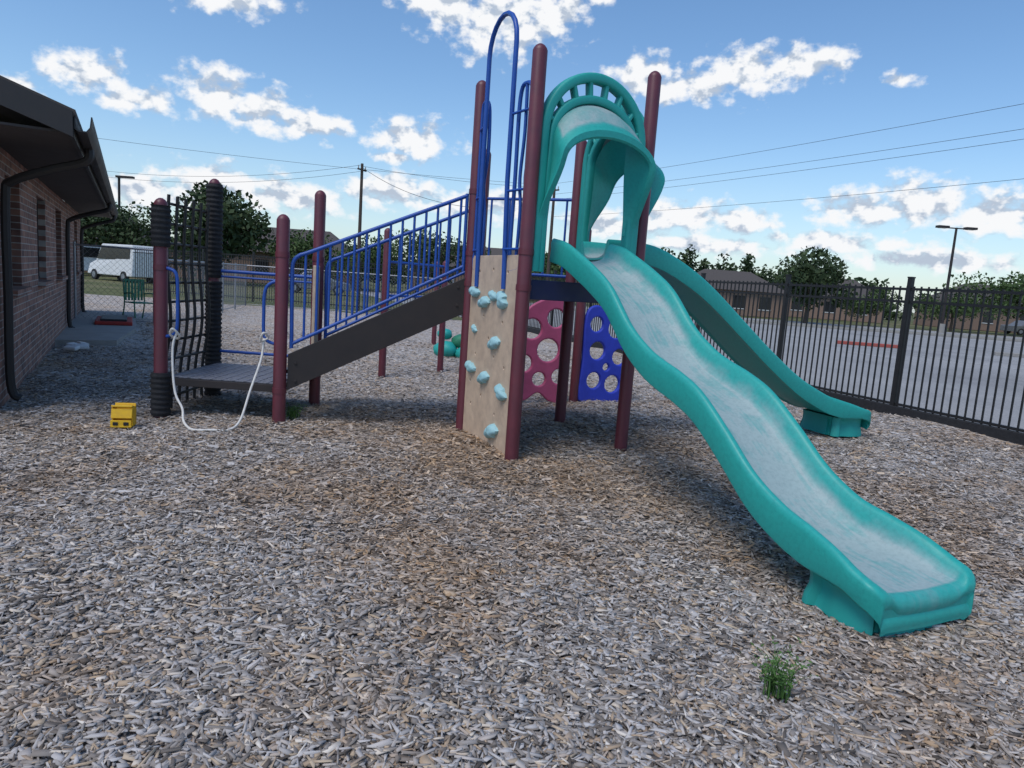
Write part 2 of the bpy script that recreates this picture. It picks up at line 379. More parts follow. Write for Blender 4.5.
b.tube([(G.x,G.y,.52),(H.x,H.y,.52)],.017,'blue')
b.tube(cr([(Fp.x,Fp.y,1.42),(Fp.x+.08,Fp.y-.01,1.42),(Fp.x+.16,Fp.y-.02,1.36),(Fp.x+.17,Fp.y-.02,1.1),(Fp.x+.16,Fp.y-.02,.84),(Fp.x+.08,Fp.y-.01,.78),(Fp.x,Fp.y,.78)],6),.016,'blue')
b.tube(cr([(E.x,E.y,1.36),(E.x-.08,E.y-.01,1.36),(E.x-.15,E.y-.02,1.28),(E.x-.16,E.y-.02,1.05),(E.x-.15,E.y-.02,.84),(E.x-.08,E.y-.01,.78),(E.x,E.y,.78)],6),.016,'blue')
b.obj('grab_rails',PG,smooth=50)
b=MB()
dFG=(G-Fp)
for k in range(6):
    t=.13+.148*k; q=Fp+dFG*t
    b.tube(cr([(q.x-.06,q.y,-.02),(q.x-.05,q.y,.4),(q.x+.02,q.y,.9),(q.x-.02,q.y,1.5),(q.x,q.y,2.12)],5),.016,'black')
for k in range(11):
    z=.14+.19*k; q=Fp+dFG*.12; r=Fp+dFG*.88
    b.tube([(q.x-.03,q.y,z),(r.x-.03,r.y,z)],.014,'black')
b.obj('ladder_panel',PG,smooth=50)
b=MB(); b.box((H.x+.02,H.y-.13,1.05),(.035,.16,1.0),'tan'); b.box((H.x+.0,H.y-.13,1.05),(.05,.05,.9),'maroon')
b.obj('activity_panel',PG,bevel=.006)
b=MB()
rp=[(-3.22,6.74,.82),(-3.24,6.70,.7),(-3.20,6.62,.45),(-3.14,6.55,.26),(-3.03,6.45,.15),(-2.97,6.34,.07),(-2.88,6.22,.04),(-2.78,6.14,.03),(-2.62,6.16,.035),(-2.50,6.20,.035),(-2.45,6.34,.10),(-2.43,6.52,.35),(-2.40,6.7,.62),(-2.40,6.77,.8),(-2.38,6.78,.88)]
b.tube(cr(rp,8),.011,'rope',8)
rp=[(-3.28,6.73,.8),(-3.24,6.69,.86),(-3.2,6.74,.8),(-3.24,6.79,.76)]; b.tube(cr(rp,6,True),.011,'rope',8,closed=True)
rp=[(-2.42,6.74,.8),(-2.38,6.70,.88),(-2.36,6.78,.83)]; b.tube(cr(rp,6,True),.011,'rope',8,closed=True)
b.obj('rope',PG,smooth=60)
dAB=(B-A); LAB=dAB.length; uAB=dAB.normalized(); nAB=Vector((uAB.y,-uAB.x,0))
if nAB.x>0: nAB=-nAB
def faceM(o,u,n): return Matrix(((u.x,0,n.x,o.x),(u.y,0,n.y,o.y),(u.z,1,n.z,o.z),(0,0,0,1)))
MAB=faceM(A,uAB,nAB)
b=MB()
w0,w1=.075,LAB-.075
out=[(w0,-.02),(w1,-.02),(w1,1.72),(w1-.03,1.75),(w0+.03,1.75),(w0,1.72)]
def circ(x,y,r,n=14,sx=1): return [(x+r*sx*math.cos(2*math.pi*i/n),y+r*math.sin(2*math.pi*i/n)) for i in range(n)]
hl=[circ(x,z,.015,10) for x,z in ((.25,.3),(.5,.42),(.85,.3),(.3,.8),(.75,.82),(1.0,.75),(.45,1.18),(.9,1.15),(.28,1.6),(.62,1.62),(.95,1.6),(1.05,.45),(.2,.52),(.6,.98))]
b.plate(out,hl,MAB,.035,'tan',.005); b.obj('climbing_panel',PG)
b=MB()
for (t,z,s) in ((.17,1.4,1.1),(.38,1.31,1.15),(.72,1.35,1.2),(.62,.95,1.15),(.2,1.04,.65),(.18,.66,1.1),(.46,.60,1.15),(.80,.53,1.15),(.68,.14,1.3),(.54,1.38,.9)):
    c=A+dAB*t+nAB*.015+Vector((0,0,z)); R=.068*s; vs=[];fs=[];ph=random.random()*6
    for i in range(8):
        th=math.pi/2*i/7
        for k in range(18):
            a=2*math.pi*k/18; rr=R*math.cos(th)**.7*(1+.3*math.sin(2*a+ph)+.16*math.sin(5*a+ph))
            hh=R*.8*math.sin(th)*(1-.25*math.sin(3*a+ph)*math.cos(th))
            vs.append(c+uAB*rr*math.cos(a)*1.15+Vector((0,0,1))*rr*math.sin(a)*.8+nAB*hh)
    for i in range(7):
        for k in range(18): fs.append((i*18+k,i*18+(k+1)%18,(i+1)*18+(k+1)%18,(i+1)*18+k))
    b.add(vs,fs,'hold')
b.obj('climbing_holds',PG,smooth=50)
b=MB()
def ab(t,z,n=.0): p=A+dAB*t+nAB*n; return Vector((p.x,p.y,z))
arch=[ab(.20,1.45,.03),ab(.22,2.4,.05),ab(.22,3.35,.05)]
for k in range(0,11):
    a=math.pi*(1-k/10); arch.append(ab(.46+.24*math.cos(a),3.56+.29*math.sin(a),.05))
arch+=[ab(.70,3.35,.05),ab(.70,2.4,.05),ab(.72,1.45,.03)]
b.tube(arch,.022,'blue',12)
def loop(t0,t1,z0,z1):
    m=(t0+t1)/2
    pts=[ab(t0,z0+.08),ab(t0,(z0+z1)/2),ab(t0,z1-.1),ab(m,z1),ab(t1,z1-.1),ab(t1+.02,z1-.5),ab(t1-.03,(z0+z1)/2),ab(t1+.02,z0+.5),ab(t1,z0+.08),ab(m,z0)]
    b.tube(cr(pts,6,True),.018,'blue',10,closed=True)
    b.tube(cr([ab(m,z0),ab(m+.02,z0+.5),ab(m-.02,(z0+z1)/2),ab(m+.01,z1-.4),ab(m,z1)],6),.015,'blue',8)
loop(.05,.19,1.62,3.2); loop(.74,.94,1.62,3.18)
for z in (1.8,2.3,2.95):
    b.tube([ab(0,z),ab(.22,z,.05)],.012,'blue',8); b.tube([ab(.70,z,.05),ab(1,z)],.012,'blue',8)
dDI=I-D
for t in (.1,.3,.5,.7,.9):
    p=D+dDI*t; b.tube([(p.x,p.y,1.62),(p.x,p.y,2.45)],.0125,'blue',8)
for z in (1.62,2.45): b.tube([(D.x,D.y,z),(I.x,I.y,z)],.017,'blue',8)
b.obj('access_arch',PG,smooth=50)

# ---- hood arches
def hood(o,u,n,name):
    Mx=faceM(Vector((o.x,o.y,0)),u,n)
    sp=2.78
    b=MB()
    def ell(w,h,z0,a): return (w*math.cos(a),z0+h*math.sin(a))
    def archpath(w,h,z0,low,wl):
        L=[(wl,low+(z0-low)*k/6) if k<3 else (wl+(w-wl)*(k-3)/3,low+(z0-low)*k/6) for k in range(6)]
        Rr=[ell(w,h,z0,math.pi*k/30) for k in range(31)]
        return L+Rr+[(-x,z) for x,z in L[::-1]]
    b.band(archpath(.512,.505,sp,1.62,.515),Mx,.042,.055,'tealsolid')
    b.band(archpath(.432,.345,2.76,1.62,.462),Mx,.036,.049,'tealsolid')
    for a in (16,38,60,80,100,120,142,164):
        a=math.radians(a); p=ell(.43,.36,2.765,a); q=ell(.52,.50,sp,a); b.band([p,((p[0]+q[0])/2,(p[1]+q[1])/2),q],Mx,.020,.040,'tealsolid',12)
    b.obj(name+'_face',PG,smooth=60)
    prof=[(.0,.42,.33,2.74),(.06,.435,.325,2.72),(.13,.455,.31,2.68),(.20,.475,.29,2.61),(.25,.485,.275,2.57),(.28,.49,.27,2.555)]
    vs=[];fs=[];K=41;bed=[]
    LOW=2.0
    def row(s,w,h,z0):
        r=[]
        for k in range(K):
            if k<8: r.append((-w,LOW+(z0-LOW)*k/8))
            elif k>K-9: r.append((w,LOW+(z0-LOW)*(K-1-k)/8))
            else:
                a=math.pi*(1-(k-8)/(K-17)); r.append((w*math.cos(a),z0+h*math.sin(a)))
        return [(x,z,s) for x,z in r]
    outer=[row(*q) for q in prof]
    lip=[row(.298,.487,.262,2.55),row(.298,.445,.215,2.545),row(.28,.43,.20,2.545)]
    inner=[row(s,w-.055,h-.06,z0) for s,w,h,z0 in prof[::-1]]
    allr=outer+lip+inner
    for ri,r in enumerate(allr):
        for k,(x,z,s) in enumerate(r):
            f=max(0,min(1,(z-LOW)/.62)); f=f*f*(3-2*f); ss=s*(.15+.85*f) if s>0 else s
            xx=x+math.copysign((1-f)*.04,x)
            vs.append(Mx@Vector((xx,z,ss)))
            bed.append(.9 if (ri<4 and 10<k<K-11) else (.3 if ri<4 else 0))
    for ri in range(len(allr)-1):
        for k in range(K-1): fs.append((ri*K+k,ri*K+k+1,(ri+1)*K+k+1,(ri+1)*K+k))
    b=MB(); b.add(vs,fs,'teal'); o2=b.obj(name+'_visor',PG,smooth=50)
    a=o2.data.attributes.new('bed','FLOAT','POINT'); a.data.foreach_set('value',bed)
uBC=Vector((.91,.42,0)).normalized(); nBC=Vector((uBC.y,-uBC.x,0))
uH=((C-B).normalized()*.6+uBC*.4).normalized(); nH=Vector((uH.y,-uH.x,0))
uCD=(D-C).normalized(); nCD=Vector((uCD.y,-uCD.x,0))
hood((B+C)/2+nH*.02-uH*.03,uH,nH,'slide_hood'); hood((C+D)/2+nCD*.03,uCD,nCD,'far_slide_hood')

# ---- slides
RIM=[(-.12,1.92),(.1,1.88),(.34,1.79),(.6,1.68),(.86,1.54),(1.16,1.28),(1.40,1.14),(1.57,1.075),(1.80,1.01),(2.02,.92),(2.28,.74),(2.53,.55),(2.77,.435),(2.97,.39),(3.16,.342),(3.31,.285),(3.38,.262)]
RIM2=[(-.12,2.0),(.2,2.0),(.5,1.95),(.88,1.78),(1.2,1.58),(1.6,1.28),(2.0,.98),(2.45,.68),(2.85,.49),(3.05,.43),(3.25,.38),(3.42,.33),(3.50,.31)]
def slide(origin,dirv,latv,name,par,RM):
    P=cr([Vector((s,0,z)) for s,z in RM],7); s1=RM[-1][0]
    secs=[]
    for p in P:
        s,z=p.x,p.z
        k=1-.55*max(0,min(1,(s-s1+.42)/.42))**1.3
        h=.315+.05*max(0,min(1,(s-s1+.6)/.5))
        secs.append((s,z,k,h,0))
    ls,lz,lk,lh,_=secs[-1]
    for ds,dz,dh,kk in ((.025,-.010,-.006,.8),(.05,-.028,-.02,.62),(.07,-.055,-.04,.55),(.076,-.09,-.055,.55),(.062,-.12,-.07,.55)): secs.append((ls+ds,lz+dz,lk*kk,lh+dh,1))
    vs=[];fs=[];bed=[];flow=[]
    for s,z,k,hw,e in secs:
        half=[(0,-.178,1),(.06,-.176,1),(.12,-.170,1),(hw-.14,-.156,1),(hw-.105,-.138,.95),(hw-.085,-.108,.8),(hw-.068,-.06,.5),(hw-.055,-.02,.25),(hw-.037,-.003,.05),(hw-.015,0,0),(hw-.002,-.012,0),(hw+.008,-.04,0),(hw+.004,-.10,0),(hw+.012,-.19,0),(hw+.006,-.205,0),(hw-.012,-.205,0),(hw-.03,-.19,0)]
        prof=[(-u,w,a) for u,w,a in half[::-1]]+half[1:]
        und=[(hw-.08,-.192,0),(0,-.20,0),(-hw+.08,-.192,0)]
        prof=prof+und
        for u,w,a in prof:
            kk=k if w>-.18 else max(k,.62)
            q=origin+dirv*s+latv*u; vs.append((q.x,q.y,max(.01,z+w*kk))); bed.append(a if not e else a*.5); flow+= [u,s,0]
    n=len(prof)
    for i in range(len(secs)-1):
        for j in range(n): fs.append((i*n+j,i*n+(j+1)%n,(i+1)*n+(j+1)%n,(i+1)*n+j))
    fs.append(tuple(range(n))); fs.append(tuple((len(secs)-1)*n+j for j in range(n))[::-1])
    b=MB(); b.add(vs,fs,'teal'); o=b.obj(name,par,smooth=60)
    a=o.data.attributes.new('bed','FLOAT','POINT'); a.data.foreach_set('value',bed)
    a=o.data.attributes.new('flow','FLOAT_VECTOR','POINT'); a.data.foreach_set('vector',flow)
    b=MB(); top=RM[-2][1]-.125
    def ringf(z,gs,gu,fl):
        r=[]; per=96
        for k in range(per):
            a=2*math.pi*k/per; c,sn=math.cos(a),math.sin(a)
            x=math.copysign(abs(c)**.35,c); y=math.copysign(abs(sn)**.35,sn)
            f=1-fl*(1 if (k//4)%4==1 else 0)
            q=origin+dirv*(s1-.20+x*gs*f)+latv*(y*gu*f); r.append((q.x,q.y,z))
        return r
    rr=[ringf(-.02,.245,.315,.10),ringf(.03,.24,.31,.13),ringf(top*.5,.225,.295,.14),ringf(top*.8,.225,.295,.12),ringf(top,.225,.31,.0)]
    vs=sum(rr,[]); n=96
    fs=[(i*n+j,i*n+(j+1)%n,(i+1)*n+(j+1)%n,(i+1)*n+j) for i in range(4) for j in range(n)]+[tuple(4*n+j for j in range(n))]
    b.add(vs,fs,'tealsolid'); b.obj(name+'_foot',par,smooth=40)
slide(B+uBC*.615,nBC,uBC,'slide',PG,RIM)
n2=Vector((.935,.355,0)).normalized(); slide((C+D)/2+Vector((.02,.08,0)),n2,Vector((-n2.y,n2.x,0)),'far_slide',PG,RIM2)

# ------------------------------------------------------------------ second climber behind (pink & blue panels)
PC=empty('panel_climber')
b=MB(); b.post(.83,9.36,-.05,2.3,.06,'maroon'); b.post(-.1,9.3,-.05,1.5,.05,'maroon'); b.post(1.62,9.75,-.05,1.6,.05,'maroon'); b.obj('posts',PC,smooth=40)
def rot(p,q): 
    u=(Vector(q)-Vector(p)); u.z=0; L=u.length; u.normalize(); return faceM(Vector(p),u,Vector((u.y,-u.x,0))),L
b=MB(); Mx,L=rot((-.06,9.05,0),(.76,9.34,0))
out=[tuple(p[:2]) for p in cr([(.02,0,0),(.0,.4,0),(.04,.85,0),(.2,1.2,0),(.5,1.36,0),(.78,1.34,0),(.84,1.1,0),(.84,.5,0),(.83,0,0),(.6,.0,0),(.42,.12,0),(.25,.02,0)],5,True)]
b.plate(out,[circ(.28,.95,.13,16),circ(.6,1.1,.12,16),circ(.2,.5,.11,16),circ(.52,.68,.15,16),circ(.7,.34,.1,16),circ(.42,.3,.09,16)],Mx,.06,'pink',.02); b.obj('pink_panel',PC,smooth=40)
b=MB(); Mx,L=rot((.9,9.36,0),(1.6,9.72,0))
out=[tuple(p[:2]) for p in cr([(.0,0,0),(-.0,.6,0),(.0,1.15,0),(.15,1.3,0),(.4,1.24,0),(.65,1.3,0),(.78,1.1,0),(.76,.5,0),(.78,0.02,0),(.4,.0,0)],5,True)]
b.plate(out,[circ(.18,1.05,.1),circ(.5,1.0,.13),circ(.22,.7,.12),circ(.58,.62,.11),circ(.2,.3,.11),circ(.5,.25,.12),circ(.38,.48,.05),circ(.66,.85,.04)],Mx,.06,'pblue',.02); b.obj('blue_panel',PC,smooth=40)
BP=empty('balance_post_set'); b=MB(); b.post(-1.98,10.66,-.05,2.19,.055,'maroon'); b.post(-1.9,16.6,-.05,1.9,.055,'maroon'); b.post(-1.1,16.9,-.05,1.9,.055,'maroon')
b.obj('posts',BP,smooth=40)
b=MB(); b.tube([(-1.98,10.66,1.7),(-1.2,11.6,1.7)],.02,'blue'); b.post(-1.2,11.6,-.05,1.8,.05,'maroon'); b.tube([(-1.98,10.66,1.2),(-1.2,11.6,1.2)],.02,'blue'); b.obj('bars',BP,smooth=40)
b=MB()
for (x,y,z,r,m) in ((-1.35,14.0,.12,.24,'tealsolid'),(-1.05,14.1,.3,.2,'greenp'),(-1.4,14.15,.42,.15,'tealsolid'),(-.95,13.9,.08,.2,'tealsolid')):
    vs=[]
    for i in range(9):
        th=-math.pi/2+math.pi*i/8
        for k in range(14):
            a=2*math.pi*k/14; q=1+.12*math.sin(3*a+i)
            vs.append((x+r*q*math.cos(th)*math.cos(a),y+r*q*math.cos(th)*math.sin(a),z+r*.75*math.sin(th)))
    fs=[(i*14+k,i*14+(k+1)%14,(i+1)*14+(k+1)%14,(i+1)*14+k) for i in range(8) for k in range(14)]
    b.add(vs,fs,m)
b.obj('climbing_boulders',smooth=60)

# ------------------------------------------------------------------ brick building
BL=empty('brick_building',(-5.06,6.98,-.12),math.atan2(.879,-.478))
def wall_with_openings(x0,x1,z1,ops,mat):
    b=MB(); x=x0
    def seg(a,c,z0,zt): b.box(((a+c)/2,.1,(z0+zt)/2),(c-a,.2,zt-z0),mat)
    for a,c,z0,zt in ops:
        seg(x,a,-.1,z1); 
        if z0>0.2: seg(a,c,-.1,z0)
        seg(a,c,zt,z1); x=c
    seg(x,x1,-.1,z1); return b
ops=[(.4,1.5,1.2,2.36),(3.2,4.3,1.2,2.36),(6.0,7.1,1.2,2.36),(8.2,9.2,.1,2.25),(10.6,11.6,1.2,2.36)]
wall_with_openings(-.6,13,2.6,ops,'brickx').obj('front_wall',BL)
b=MB(); b.box((-.5,4.6,1.25),(.2,8.8,2.7),'bricky'); b.box((12.9,4.6,1.25),(.2,8.8,2.7),'bricky')
for x in (-.5,12.9):
    b.add([(x-.1,.2,2.6),(x-.1,9,2.6),(x-.1,4.6,4.1),(x+.1,.2,2.6),(x+.1,9,2.6),(x+.1,4.6,4.1)],[(0,2,1),(3,4,5),(0,3,5,2),(1,2,5,4),(0,1,4,3)],'bricky')
b.obj('end_walls',BL)
b=MB()
for a,c,z0,zt in ops:
    b.box(((a+c)/2,.14,(z0+zt)/2),(c-a,.02,zt-z0),'glass')
    for x in (a+.025,c-.025,(a+c)/2): b.box((x,.115,(z0+zt)/2),(.05,.05,zt-z0),'fascia')
    for z in (z0+.025,zt-.025): b.box(((a+c)/2,.112,z),(c-a,.056,.05),'fascia')
    if z0>.2: b.box(((a+c)/2,.06,z0-.03),(c-a+.1,.3,.06),'brickx')
b.obj('windows_and_door',BL)
b=MB()
sl=.35
def slab(y0,z0,y1,z1,th):
    b.add([(-1.42,y0,z0),(13.3,y0,z0),(13.3,y1,z1),(-1.42,y1,z1),(-1.42,y0,z0-th),(13.3,y0,z0-th),(13.3,y1,z1-th),(-1.42,y1,z1-th)],[(0,1,2,3),(7,6,5,4),(0,4,5,1),(1,5,6,2),(2,6,7,3),(3,7,4,0)],'shingle')
slab(-.72,2.79,4.6,2.79+5.32*sl,.06); slab(9.92,2.79,4.6,2.79+5.32*sl+.001,.06)
b.obj('roof',BL)
b=MB()
b.box((5.94,-.69,2.66),(14.7,.03,.17),'fascia')
for x in (-1.42,13.3):
    for (y0,y1) in ((-.7,4.6),(9.9,4.6)):
        z0=2.70;z1=2.70+5.3*sl
        b.add([(x-.02,y0,z0-.13),(x-.02,y0,z0+.075),(x-.02,y1,z1+.075),(x-.02,y1,z1-.13),(x+.02,y0,z0-.13),(x+.02,y0,z0+.075),(x+.02,y1,z1+.075),(x+.02,y1,z1-.13)],[(0,1,2,3),(7,6,5,4),(0,4,5,1),(1,5,6,2),(2,6,7,3),(3,7,4,0)],'fascia')
b.obj('fascia',BL)
b=MB(); b.box((5.94,-.34,2.612),(14.6,.68,.02),'soffit')
b.add([(-1.4,-.68,2.60),(-.6,-.68,2.60),(-.6,4.6,2.6+5.28*sl),(-1.4,4.6,2.6+5.28*sl)],[(0,1,2,3)],'soffit'); b.obj('soffit',BL)
b=MB()
gp=[(0,0),(0,-.11),(-.03,-.13),(-.09,-.13),(-.12,-.09),(-.13,0),(-.12,0),(-.11,-.085),(-.085,-.12),(-.03,-.12),(-.01,-.1),(-.01,0)]
vs=[(-1.42,-.71+y,2.75+z) for y,z in gp]+[(13.32,-.71+y,2.75+z) for y,z in gp]; n=len(gp)
b.add(vs,[(i,(i+1)%n,n+(i+1)%n,n+i) for i in range(n)]+[tuple(range(n)),tuple(range(n,2*n))[::-1]],'fascia')
def dspout(t0,t1): b.tube(cr([(t0,-.77,2.62),(t0,-.74,2.5),(t0+(t1-t0)*.4,-.45,2.4),(t0+(t1-t0)*.9,-.12,2.26),(t1,-.06,2.1),(t1,-.06,1.2),(t1,-.06,.3),(t1,-.14,.15)],5),.042,'fascia',8)
dspout(-.33,-.08); dspout(7.6,7.75); dspout(12.2,12.3)
b.obj('gutter_and_downspouts',BL,smooth=40)
def bl(t,n,z): return Vector((-5.06-.478*t+.879*n, 6.98+.879*t+.478*n, z))
b=MB()
p=[bl(5.4,0,0),bl(5.5,.9,0),bl(8,1.2,0),bl(13,1.25,0),bl(13,0,0)]
nn=len(p); b.add([(q.x,q.y,-.05) for q in p]+[(q.x,q.y,.06) for q in p],[tuple(range(nn,2*nn))[::-1]]+[(i,(i+1)%nn,nn+(i+1)%nn,nn+i) for i in range(nn)],'concrete'); b.obj('concrete_walkway')
b=MB(); q=bl(9.3,.8,.1); Rz=Matrix.Rotation(math.atan2(.879,-.478),4,'Z'); b.box(q,(1.5,.7,.08),'redmat',Rz); b.box(q+Vector((0,0,.06)),(1.3,.5,.05),'fascia',Rz); b.obj('sand_tray',bevel=.02)
CH=empty('patio_chair',bl(11.3,1.3,.0),1.0)
b=MB()
for x in (-.25,.25):
    b.tube(cr([(x,-.28,0),(x,-.24,.4),(x,-.22,.62),(x,.0,.64),(x,.2,.62)],5),.016,'greenp'); b.tube(cr([(x,.3,0),(x,.2,.4),(x,.26,.95)],5),.016,'greenp')
b.box((0,-.02,.41),(.5,.48,.025),'greenp')
for i in range(6): b.box((-.2+.08*i,.235,.7),(.05,.015,.5),'greenp')
b.box((0,.25,.95),(.52,.03,.05),'greenp')
b.obj('frame',CH,smooth=40)
b=MB()
for i in range(4):
    q=bl(4.4+i*.2,.3+.12*(i%2),.04); b.box(q,(.2,.14,.06),'white',Matrix.Rotation(i*.8,4,'Z')@Matrix.Rotation(.2,4,'X'))
b.obj('crumpled_litter',bevel=.02)

# ------------------------------------------------------------------ yellow toy loader
TY=empty('toy_scoop',(-3.44,6.2,.0),.25); TY.scale=(.85,.85,.85)
b=MB()
Rx=Matrix.Rotation(math.radians(-14),4,'X')
b.box((0,.07,.12),(.2,.02,.24),'yellow',Rx); b.box((0,.0,.02),(.2,.2,.02),'yellow')
b.box((-.095,.03,.11),(.015,.13,.2),'yellow'); b.box((.095,.03,.11),(.015,.13,.2),'yellow'); b.box((0,-.09,.05),(.2,.015,.07),'yellow')
b.box((0,.0,.215),(.2,.12,.02),'yellow',Rx); b.box((0,-.055,.15),(.2,.015,.1),'yellow',Rx)
b.box((-.05,-.1,.05),(.05,.01,.035),'foam'); b.box((.05,-.1,.05),(.05,.01,.035),'foam')
b.obj('shell',TY,bevel=.008)

# ------------------------------------------------------------------ weeds
def weed(name,loc,n,h,seed):
    r=random.Random(seed); b=MB()
    for i in range(n):
        a=r.uniform(0,6.28); l=h*r.uniform(.45,1.1); w=r.uniform(.002,.0045); sp=r.uniform(.1,.75)*l; x0,y0=r.gauss(0,.028),r.gauss(0,.028)
        d=Vector((math.cos(a),math.sin(a),0)); s=Vector((-d.y,d.x,0))*w; vs=[]
        for k in range(5):
            t=k/4; c=Vector((x0,y0,0))+d*sp*t*t+Vector((0,0,l*(t-.25*t*t))); ww=s*(1-t*.95)
            vs+=[c-ww,c+ww]
        fs=[(2*k,2*k+1,2*k+3,2*k+2) for k in range(4)]; b.add(vs,fs,'weed')
        for _ in range(5):
            t=r.uniform(.3,1); c=Vector((x0,y0,0))+d*sp*t*t+Vector((0,0,l*(t-.25*t*t))); q=Vector((r.uniform(-1,1),r.uniform(-1,1),r.uniform(-.1,.8))).normalized()*r.uniform(.01,.025); o=q.orthogonal().normalized()*.004
            b.add([c,c+q*.5+o,c+q,c+q*.5-o],[(0,1,2,3)],'weed')
    o=b.obj(name); o.location=loc
weed('weed_tuft',(1.1,2.56,0),70,.23,1); weed('weed_tuft',(-2.16,6.95,0),80,.22,2); weed('weed_tuft',(2.5,7.5,0),30,.12,3); weed('weed_tuft',(2.8,9.9,0),20,.1,4)

# ------------------------------------------------------------------ iron fences
def picket(name,pts,h=1.95,post_every=2.4,phase=0):
    e=empty(name); b=MB()
    for p,q in zip(pts[:-1],pts[1:]):
        p=Vector((*p,0));q=Vector((*q,0)); d=(q-p); L=d.length; u=d.normalized(); R=Matrix.Rotation(math.atan2(u.y,u.x),4,'Z'); m=(p+q)/2
        for z in (h-.04,h-.22,.16): b.box((m.x,m.y,z),(L,.036,.036),'black',R)
        n=int(L/.115)
        for i in range(n):
            c=p+u*(.06+i*.115); b.box((c.x,c.y,(h+.05)/2),(.019,.019,h-.05),'black',R)
        k=phase
        while k<L:
            c=p+u*k; b.box((c.x,c.y,(h+.12)/2),(.065,.065,h+.12),'black',R); b.box((c.x,c.y,h+.125),(.075,.075,.02),'black',R); k+=post_every
    b.obj('panels_and_posts',e)
    return e
pA=Vector((fence_x(-2),-2)); pB=Vector((fence_x(27.6),27.6)); dd=(pB-pA).normalized()
tpost=(10.3+2)/dd.y; picket('iron_fence',[tuple(pA),tuple(pB)],1.86,2.44,tpost%2.44)
picket('iron_fence',[tuple(pB),(-17,31.5)],1.95,2.44,.4)
b=MB(); mm=(pA+pB)/2; b.box((mm.x+.0,mm.y,.03),((pB-pA).length,.09,.2),'foam',Matrix.Rotation(math.atan2(dd.y,dd.x),4,'Z')); b.obj('border_edging',bevel=.01)
def chain(name,pts,h=1.5):
    b=MB()
    for p,q in zip(pts[:-1],pts[1:]):
        p=Vector((*p,0));q=Vector((*q,0)); L=(q-p).length; u=(q-p)/L
        b.tube([p+Vector((0,0,h)),q+Vector((0,0,h))],.022,'steel',8); b.tube([p+Vector((0,0,.05)),q+Vector((0,0,.05))],.01,'steel',6)
        n=max(1,round(L/2.4))
        for i in range(n+1): c=p+u*L*i/n; b.tube([(c.x,c.y,-.05),(c.x,c.y,h+.06)],.03,'steel',8)
        s=.13; k=-h
        while k<L:
            for sg in (1,-1):
                a0=max(k,0);a1=min(k+h,L)
                if a1>a0:
                    z0=(a0-k);z1=(a1-k)
                    if sg<0: z0,z1=h-z0,h-z1
                    P0=p+u*a0;P1=p+u*a1; b.tube([(P0.x,P0.y,z0),(P1.x,P1.y,z1)],.0025,'steel',3,caps=False)
            k+=s
    b.obj(name,smooth=50)
chain('chain_link_fence',[tuple(bl(10.2,.02,0)[:2]),tuple(bl(10.0,1.6,0)[:2])],1.7)
chain('chain_link_fence',[tuple(bl(10.0,1.65,0)[:2]),(-8.4,18.2),(-10.3,27.0),(-2.5,27.3)],1.5)

# ------------------------------------------------------------------ parking lot dressing
b=MB()
for i in range(14):
    x=12+i*2.9; b.box((x,24.5-.05*i,-.044),(.1,5,.004),'lotwhite',Matrix.Rotation(.37,4,'Z'))
for i in range(16):
    x=16+i*2.9; b.box((x,42,-.044),(.12,5,.004),'lotwhite',Matrix.Rotation(.37,4,'Z'))
b.obj('parking_lot_markings')
b=MB(); R=Matrix.Rotation(-.12,4,'Z')
b.box((14.9,30,.02),(2.6,.22,.14),'redpaint',R); b.box((24,29.3,.02),(8,.2,.15),'concrete',R); b.box((30,50,.02),(70,.3,.15),'concrete'); b.obj('kerb',bevel=.02)
sheet('grass_verge',[(-20,64),(140,64),(180,110),(-40,110)],-.045,'grass')
sheet('grass_verge',[(0,50.15),(65,50.15),(65,56),(0,56)],-.044,'grass')

# ------------------------------------------------------------------ trees
def leafcloud(b,center,rad,n,size,mat,r,lobes=9):
    L=[]
    for i in range(lobes):
        v=Vector((r.gauss(0,.42),r.gauss(0,.42),max(-.7,min(.6,r.gauss(0,.38))))); L.append((Vector((v.x*rad[0],v.y*rad[1],v.z*rad[2])),r.uniform(.35,.6)))
    for i in range(n):
        c,s=r.choice(L); d=Vector((r.gauss(0,1),r.gauss(0,1),r.gauss(0,1))).normalized()*(r.random()**.4)
        p=Vector(center)+c+Vector((d.x*rad[0]*s,d.y*rad[1]*s,d.z*rad[2]*s))
        nrm=Vector((r.gauss(0,1),r.gauss(0,1),r.gauss(0,1)+.5)).normalized(); u=nrm.orthogonal().normalized(); w=nrm.cross(u); a=r.uniform(0,6.28)
        u,w=u*math.cos(a)+w*math.sin(a),w*math.cos(a)-u*math.sin(a); sz=size*r.uniform(.5,1.2)
        b.add([p-u*sz,p+w*sz*.55,p+u*sz,p-w*sz*.55],[(0,1,2,3)],mat)
def tree(name,x,y,h,w,seed,mat='leaf',n=3400):
    r=random.Random(seed); e=empty(name,(x,y,0)); b=MB()
    b.tube([(0,0,-.1),(.05,.0,h*.2),(0,.08,h*.45),(.1,0,h*.75)],[.035*h,.027*h,.02*h,.006*h],'wood',8)
    for i in range(6):
        a=i*1.05+r.random(); z=h*r.uniform(.25,.5); b.tube([(0,0,z),(math.cos(a)*w*.2,math.sin(a)*w*.2,z+h*.12),(math.cos(a)*w*.36,math.sin(a)*w*.36,z+h*.28)],[.013*h,.009*h,.003*h],'wood',6)
    b.obj('trunk',e,smooth=50)
    b=MB(); leafcloud(b,(0,0,h*.55),(w*.55,w*.55,h*.40),n,h*.033,mat,r,15); b.obj('crown',e)
tree('broadleaf_tree',24.2,60,6.6,6.0,1,'leaf2',4600)
tree('broadleaf_tree',31.5,64,3.8,3.2,2); tree('broadleaf_tree',40,66,4.2,5,3)
